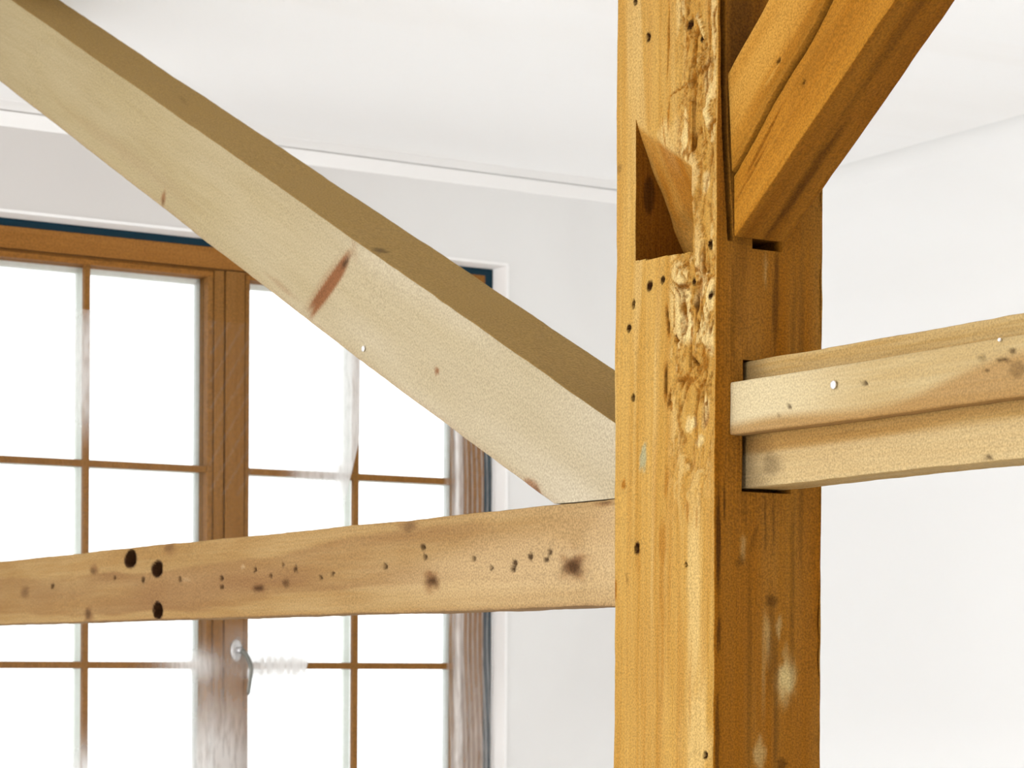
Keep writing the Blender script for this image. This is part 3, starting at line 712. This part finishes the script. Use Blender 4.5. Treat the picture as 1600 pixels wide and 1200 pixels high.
# --- long pale brace on the left
TH = math.atan(.466); ct, st = math.cos(TH), math.sin(TH)
BO = (1.414, 2.1164, 1.7597)
def br_b0(a): return np.interp(a, [-.2, 0, .45, .95, 2.2, 2.6], [-.124, -.1255, -.1335, -.136, -.1365, -.137])
def br_b1(a): return np.interp(a, [-.2, 0, .84, 2.18, 2.6], [-.0005, 0, .0045, .012, .014])
def br_amin(b):                                           # end cut: up against the post, seated on the rail
    a1 = (2.0870 - BO[1] + b * st) / ct                   # Y = a ct - b st + BO.y
    a2 = (1.6775 - BO[2] - b * ct) / st                   # z = a st + b ct + BO.z
    return np.maximum(a1, a2)
def br_amax(b): return (2.7605 - BO[2] - b * ct) / st
def brace_feat(D):
    F = D.front.astype(float); T = (D.top & ~D.front).astype(float); a, b, c = D.a, D.b, D.c
    # spindle knot running across the face
    kr = math.atan2(-.1017, .0823)
    spot(D, F, .7300, -.0745, .070, .0125, RED, .92, soft=.35, rot=kr)
    spot(D, F, .7325, -.0720, .075, .0170, RED, .35, soft=.9, rot=kr)
    spot(D, F, .6955, -.0310, .012, .0045, DARK, .85, soft=.7, rot=kr)
    spot(D, F, .745, -.088, .045, .0030, DARK, .25, soft=.9, rot=kr)
    spot(D, F, .680, -.004, .008, .02, RED, .25, soft=.9, rot=-.6)
    spot(D, F, 1.3392, -.1230, .010, .013, RED, .75, soft=.8); spot(D, F, 1.337, -.128, .006, .006, DARK, .4)
    D.stain[..., TEAL] = T * .9  # upper face tinted browner for lying in shade
    spot(D, T, .645, .020, .014, .010, DARK, .55, var=c); spot(D, T, .637, .012, .010, .007, DARK, .5, var=c)
    spot(D, F, .3997, -.0804, .0055, .0042, RED, .8); spot(D, F, .1277, -.1268, .020, .009, RED, .75); spot(D, F, .118, -.128, .008, .006, DARK, .35)
    spot(D, F, .8707, -.1181, .05, .0045, RED, .28, soft=.9); spot(D, F, 1.55, -.10, .30, .012, RED, .10, soft=.9)
    spot(D, F, .5941, -.116, .006, .005, PALE, .95); spot(D, T, 1.47, .06, .03, .004, DARK, .25, var=c, rot=.2)
    D.stain[..., PALE] = np.maximum(D.stain[..., PALE], F * (.85 - .65 * sstep(.0, 1.5, a)) * (.75 + .25 * vnoise(a * 5, b * 30, a * 0, 14)))
    D.stain[..., RED] = np.maximum(D.stain[..., RED], F * .16 * (1 - sstep(0, .012, b - br_b0(a))))
brace = timber('diagonal_brace', M_NEW, frame_of(BO, (0, ct, st), (0, -st, ct)), lines(-.10, .30, .004) + lines(.304, 2.72, .0046), lines(0, 1, .0036 / .14), lines(0, 1, .006 / .12, (.01, .03, .97, .99)),
               br_b0, br_b1, 0, .12, amin=br_amin, amax=br_amax, r=.0022, wob=.0012, feat=brace_feat, seed=47)
tag(brace, 'long smooth pale new diagonal brace with reddish knot, left of the post', 'brace')

# --- old knee brace on the right
PH = math.radians(39); cp, sp_ = math.cos(PH), math.sin(PH)
KO = (1.408, YC, 1.932)
def kb0(a): return np.interp(a, [-.2, .09, .19, .5, 1.3], [-.1092, -.1258, -.1317, -.149, -.165])
def kb1(a): return np.interp(a, [-.2, .0096, .31, .6, 1.3], [-.001, .0098, .0250, .036, .042])
def kmin(b): return (KO[1] - 1.893 - b * sp_ + .064 * b * cp) / (cp + .064 * sp_)   # shoulder leaning off the post, open at the foot
def kmax(b): return (2.7605 - KO[2] + b * cp) / sp_              # z = KO.z + a sp - b cp
def knee_feat(D):
    F = D.front.astype(float); a, b, c = D.a, D.b, D.c
    # long shake: a deep split along the grain with a raised lip
    line = -.0416 - (a - .038) * .058 + .0025 * vnoise(a * 14, a * 0, a * 0, 9)
    d = b - line
    wdt = .0011 + .0010 * sstep(.03, .20, a)
    crack = np.exp(-(d / wdt) ** 2) * sstep(-.09, .02, a)
    D.off += F * (.016 * crack + .0022 * sstep(.0, .003, d) * (1 - sstep(.004, .05, d)))
    D.stain[..., DARK] = np.maximum(D.stain[..., DARK], F * .75 * crack)
    D.stain[..., DARK] = np.maximum(D.stain[..., DARK], F * .22 * np.exp(-((d + .006) / .012) ** 2))
    D.stain[..., PALE] = np.maximum(D.stain[..., PALE], F * (1 - sstep(-.035, -.012, d)) * (.42 + .25 * vnoise(a * 7, b * 60, a * 0, 19)))
    spot(D, F, .10, -.030, .05, .0022, RED, .6, depth=.002, rot=-.12); spot(D, F, .06, -.02, .05, .0018, RED, .5, depth=.0015, rot=-.06)
    spot(D, F, .1632, -.0706, .0035, .003, DARK, .85, depth=.003); spot(D, F, .1741, -.0231, .0042, .0036, DARK, .7, depth=.003)
    spot(D, F, .150, -.068, .018, .0022, PALE, .5); spot(D, F, .20, -.03, .05, .012, DARK, .12)
    # underside
    U = (D.top & ~D.front).astype(float)
    D.stain[..., RED] = np.maximum(D.stain[..., RED], U * (.5 + .2 * vnoise(a * 4, b * 0, c * 70, 22)))
    spot(D, U, .08, .038, .09, .005, DARK, .55, var=c); spot(D, U, .25, .03, .12, .006, DARK, .3, var=c)
knee = timber('diagonal_brace', M_OLD, frame_of(KO, (0, -cp, sp_), (0, -sp_, -cp)), lines(-.03, .50, .0024) + [.56, .7, .9, 1.1, 1.32, 1.42], lines(0, 1, .0013 / .15), lines(0, 1, .004 / .066, (.02, .06, .95, .98)),
              kb0, kb1, 0, .066, amin=kmin, amax=kmax, r=.0025, wob=.0016, feat=knee_feat, seed=53)
tag(knee, 'orange-brown old split diagonal brace rising from the right side of the post', 'brace')

nail('nail_head', 1.4135, BO[1] + .5941 * ct + .116 * st, BO[2] + .5941 * st - .116 * ct, .0040, brace)

# ------------------------------------------------------------------ plastic film hung in front of the window
def film(name, label, outline, hz, ny, nx, y0, seed, folds=1.0):
    """outline(z) -> (left x, right x); the sheet hangs from z1 to z0 at y0 with soft folds; hz(x, z) gives the milkiness"""
    z0, z1, fn = outline
    V, Hh = [], []
    zs = np.linspace(z0, z1, ny)
    for z in zs:
        l, r = fn(z)
        xs = np.linspace(l, r, nx)
        n = fbm(xs * 30, xs * 0 + z * 3.2, xs * 0, seed, 3) * .0022 * folds + fbm(xs * 7, xs * 0 + z * 2, xs * 0, seed + 5, 2) * .004 * folds
        bulge = 0 * np.exp(-((xs - 2.405) / .05) ** 2 - ((z - 1.48) / .09) ** 2)
        for x, d, bg_ in zip(xs, n, bulge):
            V.append((x, y0 + d - bg_, z)); Hh.append(hz(x, z))
    idx = np.arange(ny * nx).reshape(ny, nx)
    F = np.stack([idx[:-1, :-1], idx[:-1, 1:], idx[1:, 1:], idx[1:, :-1]], -1).reshape(-1, 4)
    me = bpy.data.meshes.new(name); me.from_pydata(V, [], F.tolist())
    at = me.attributes.new('haze', 'FLOAT', 'POINT'); at.data.foreach_set('value', np.array(Hh, np.float32))
    me.polygons.foreach_set('use_smooth', [True] * len(me.polygons))
    o = link(name, me, M_FILM)
    return tag(o, label, 'plastic sheet')
def gs(x, z, cx, cz, rx, rz, v): return v * math.exp(-((x - cx) / rx) ** 2 - ((z - cz) / rz) ** 2)
def pl8(x, z, cx, cz, rx, rz, v):
    d = ((x - cx) / rx) ** 4 + ((z - cz) / rz) ** 4
    return v * math.exp(-d)
def hz_main(x, z):
    h = .006
    h += pl8(x, z, 2.012, 2.185, .05, .145, .62)
    h += gs(x, z, 2.35, 1.23, .085, .17, .85)
    h += gs(x, z, 2.37, 1.10, .12, .2, .3)
    h += gs(x, z, 2.275, 1.484, .075, .034, .8)
    h += pl8(x, z, 2.52, 1.482, .105, .034, .95)
    h += pl8(x, z, 2.72, 2.2, .055, .30, .72)
    h += pl8(x, z, 2.628, 1.957, .085, .045, .60)
    h += gs(x, z, 2.395, 1.54, .035, .04, .25)
    h += gs(x, z, 2.013, 1.22, .05, .07, .9)
    h += .10 * max(0, math.sin((z * 1.0 - x * 1.7) * 95)) ** 14 * (1 if 2.32 < x < 2.45 and 1.9 < z < 2.4 else 0)
    return min(h, .97)
def out_main(z):
    r = np.interp(z, [.95, 1.228, 1.475, 1.80, 2.0506, 2.08, 2.33], [2.47, 2.5424, 2.5852, 2.668, 2.7296, 2.7330, 2.7330])
    return 1.70, float(r)
film('plastic_sheet', 'large clear plastic sheet with milky patches hung over the middle of the window', (.96, 2.325, out_main), hz_main, 300, 190, 5.247, 71)
def hz_side(x, z):
    f = .5 + .5 * math.sin(x * 420 + 3 * math.sin(z * 9))
    h = .07 + .34 * f ** 5 * (1 if x > 3.03 else .6)
    h += gs(x, z, 3.07, 1.25, .05, .28, .28)
    h += .35 * math.exp(-((x - (2.985 + .03 * math.sin(z * 4))) / .006) ** 2) + .5 * math.exp(-((x - 3.02) / .012) ** 2)
    return min(h, .9)
def out_side(z):
    return float(2.972 + .012 * math.sin(z * 9) + .02 * (z - 1.2)), 3.128
film('plastic_sheet', 'narrow crumpled strip of plastic sheet down the side of the window nearest the post', (.96, 2.12, out_side), hz_side, 220, 60, 5.246, 83, .8)
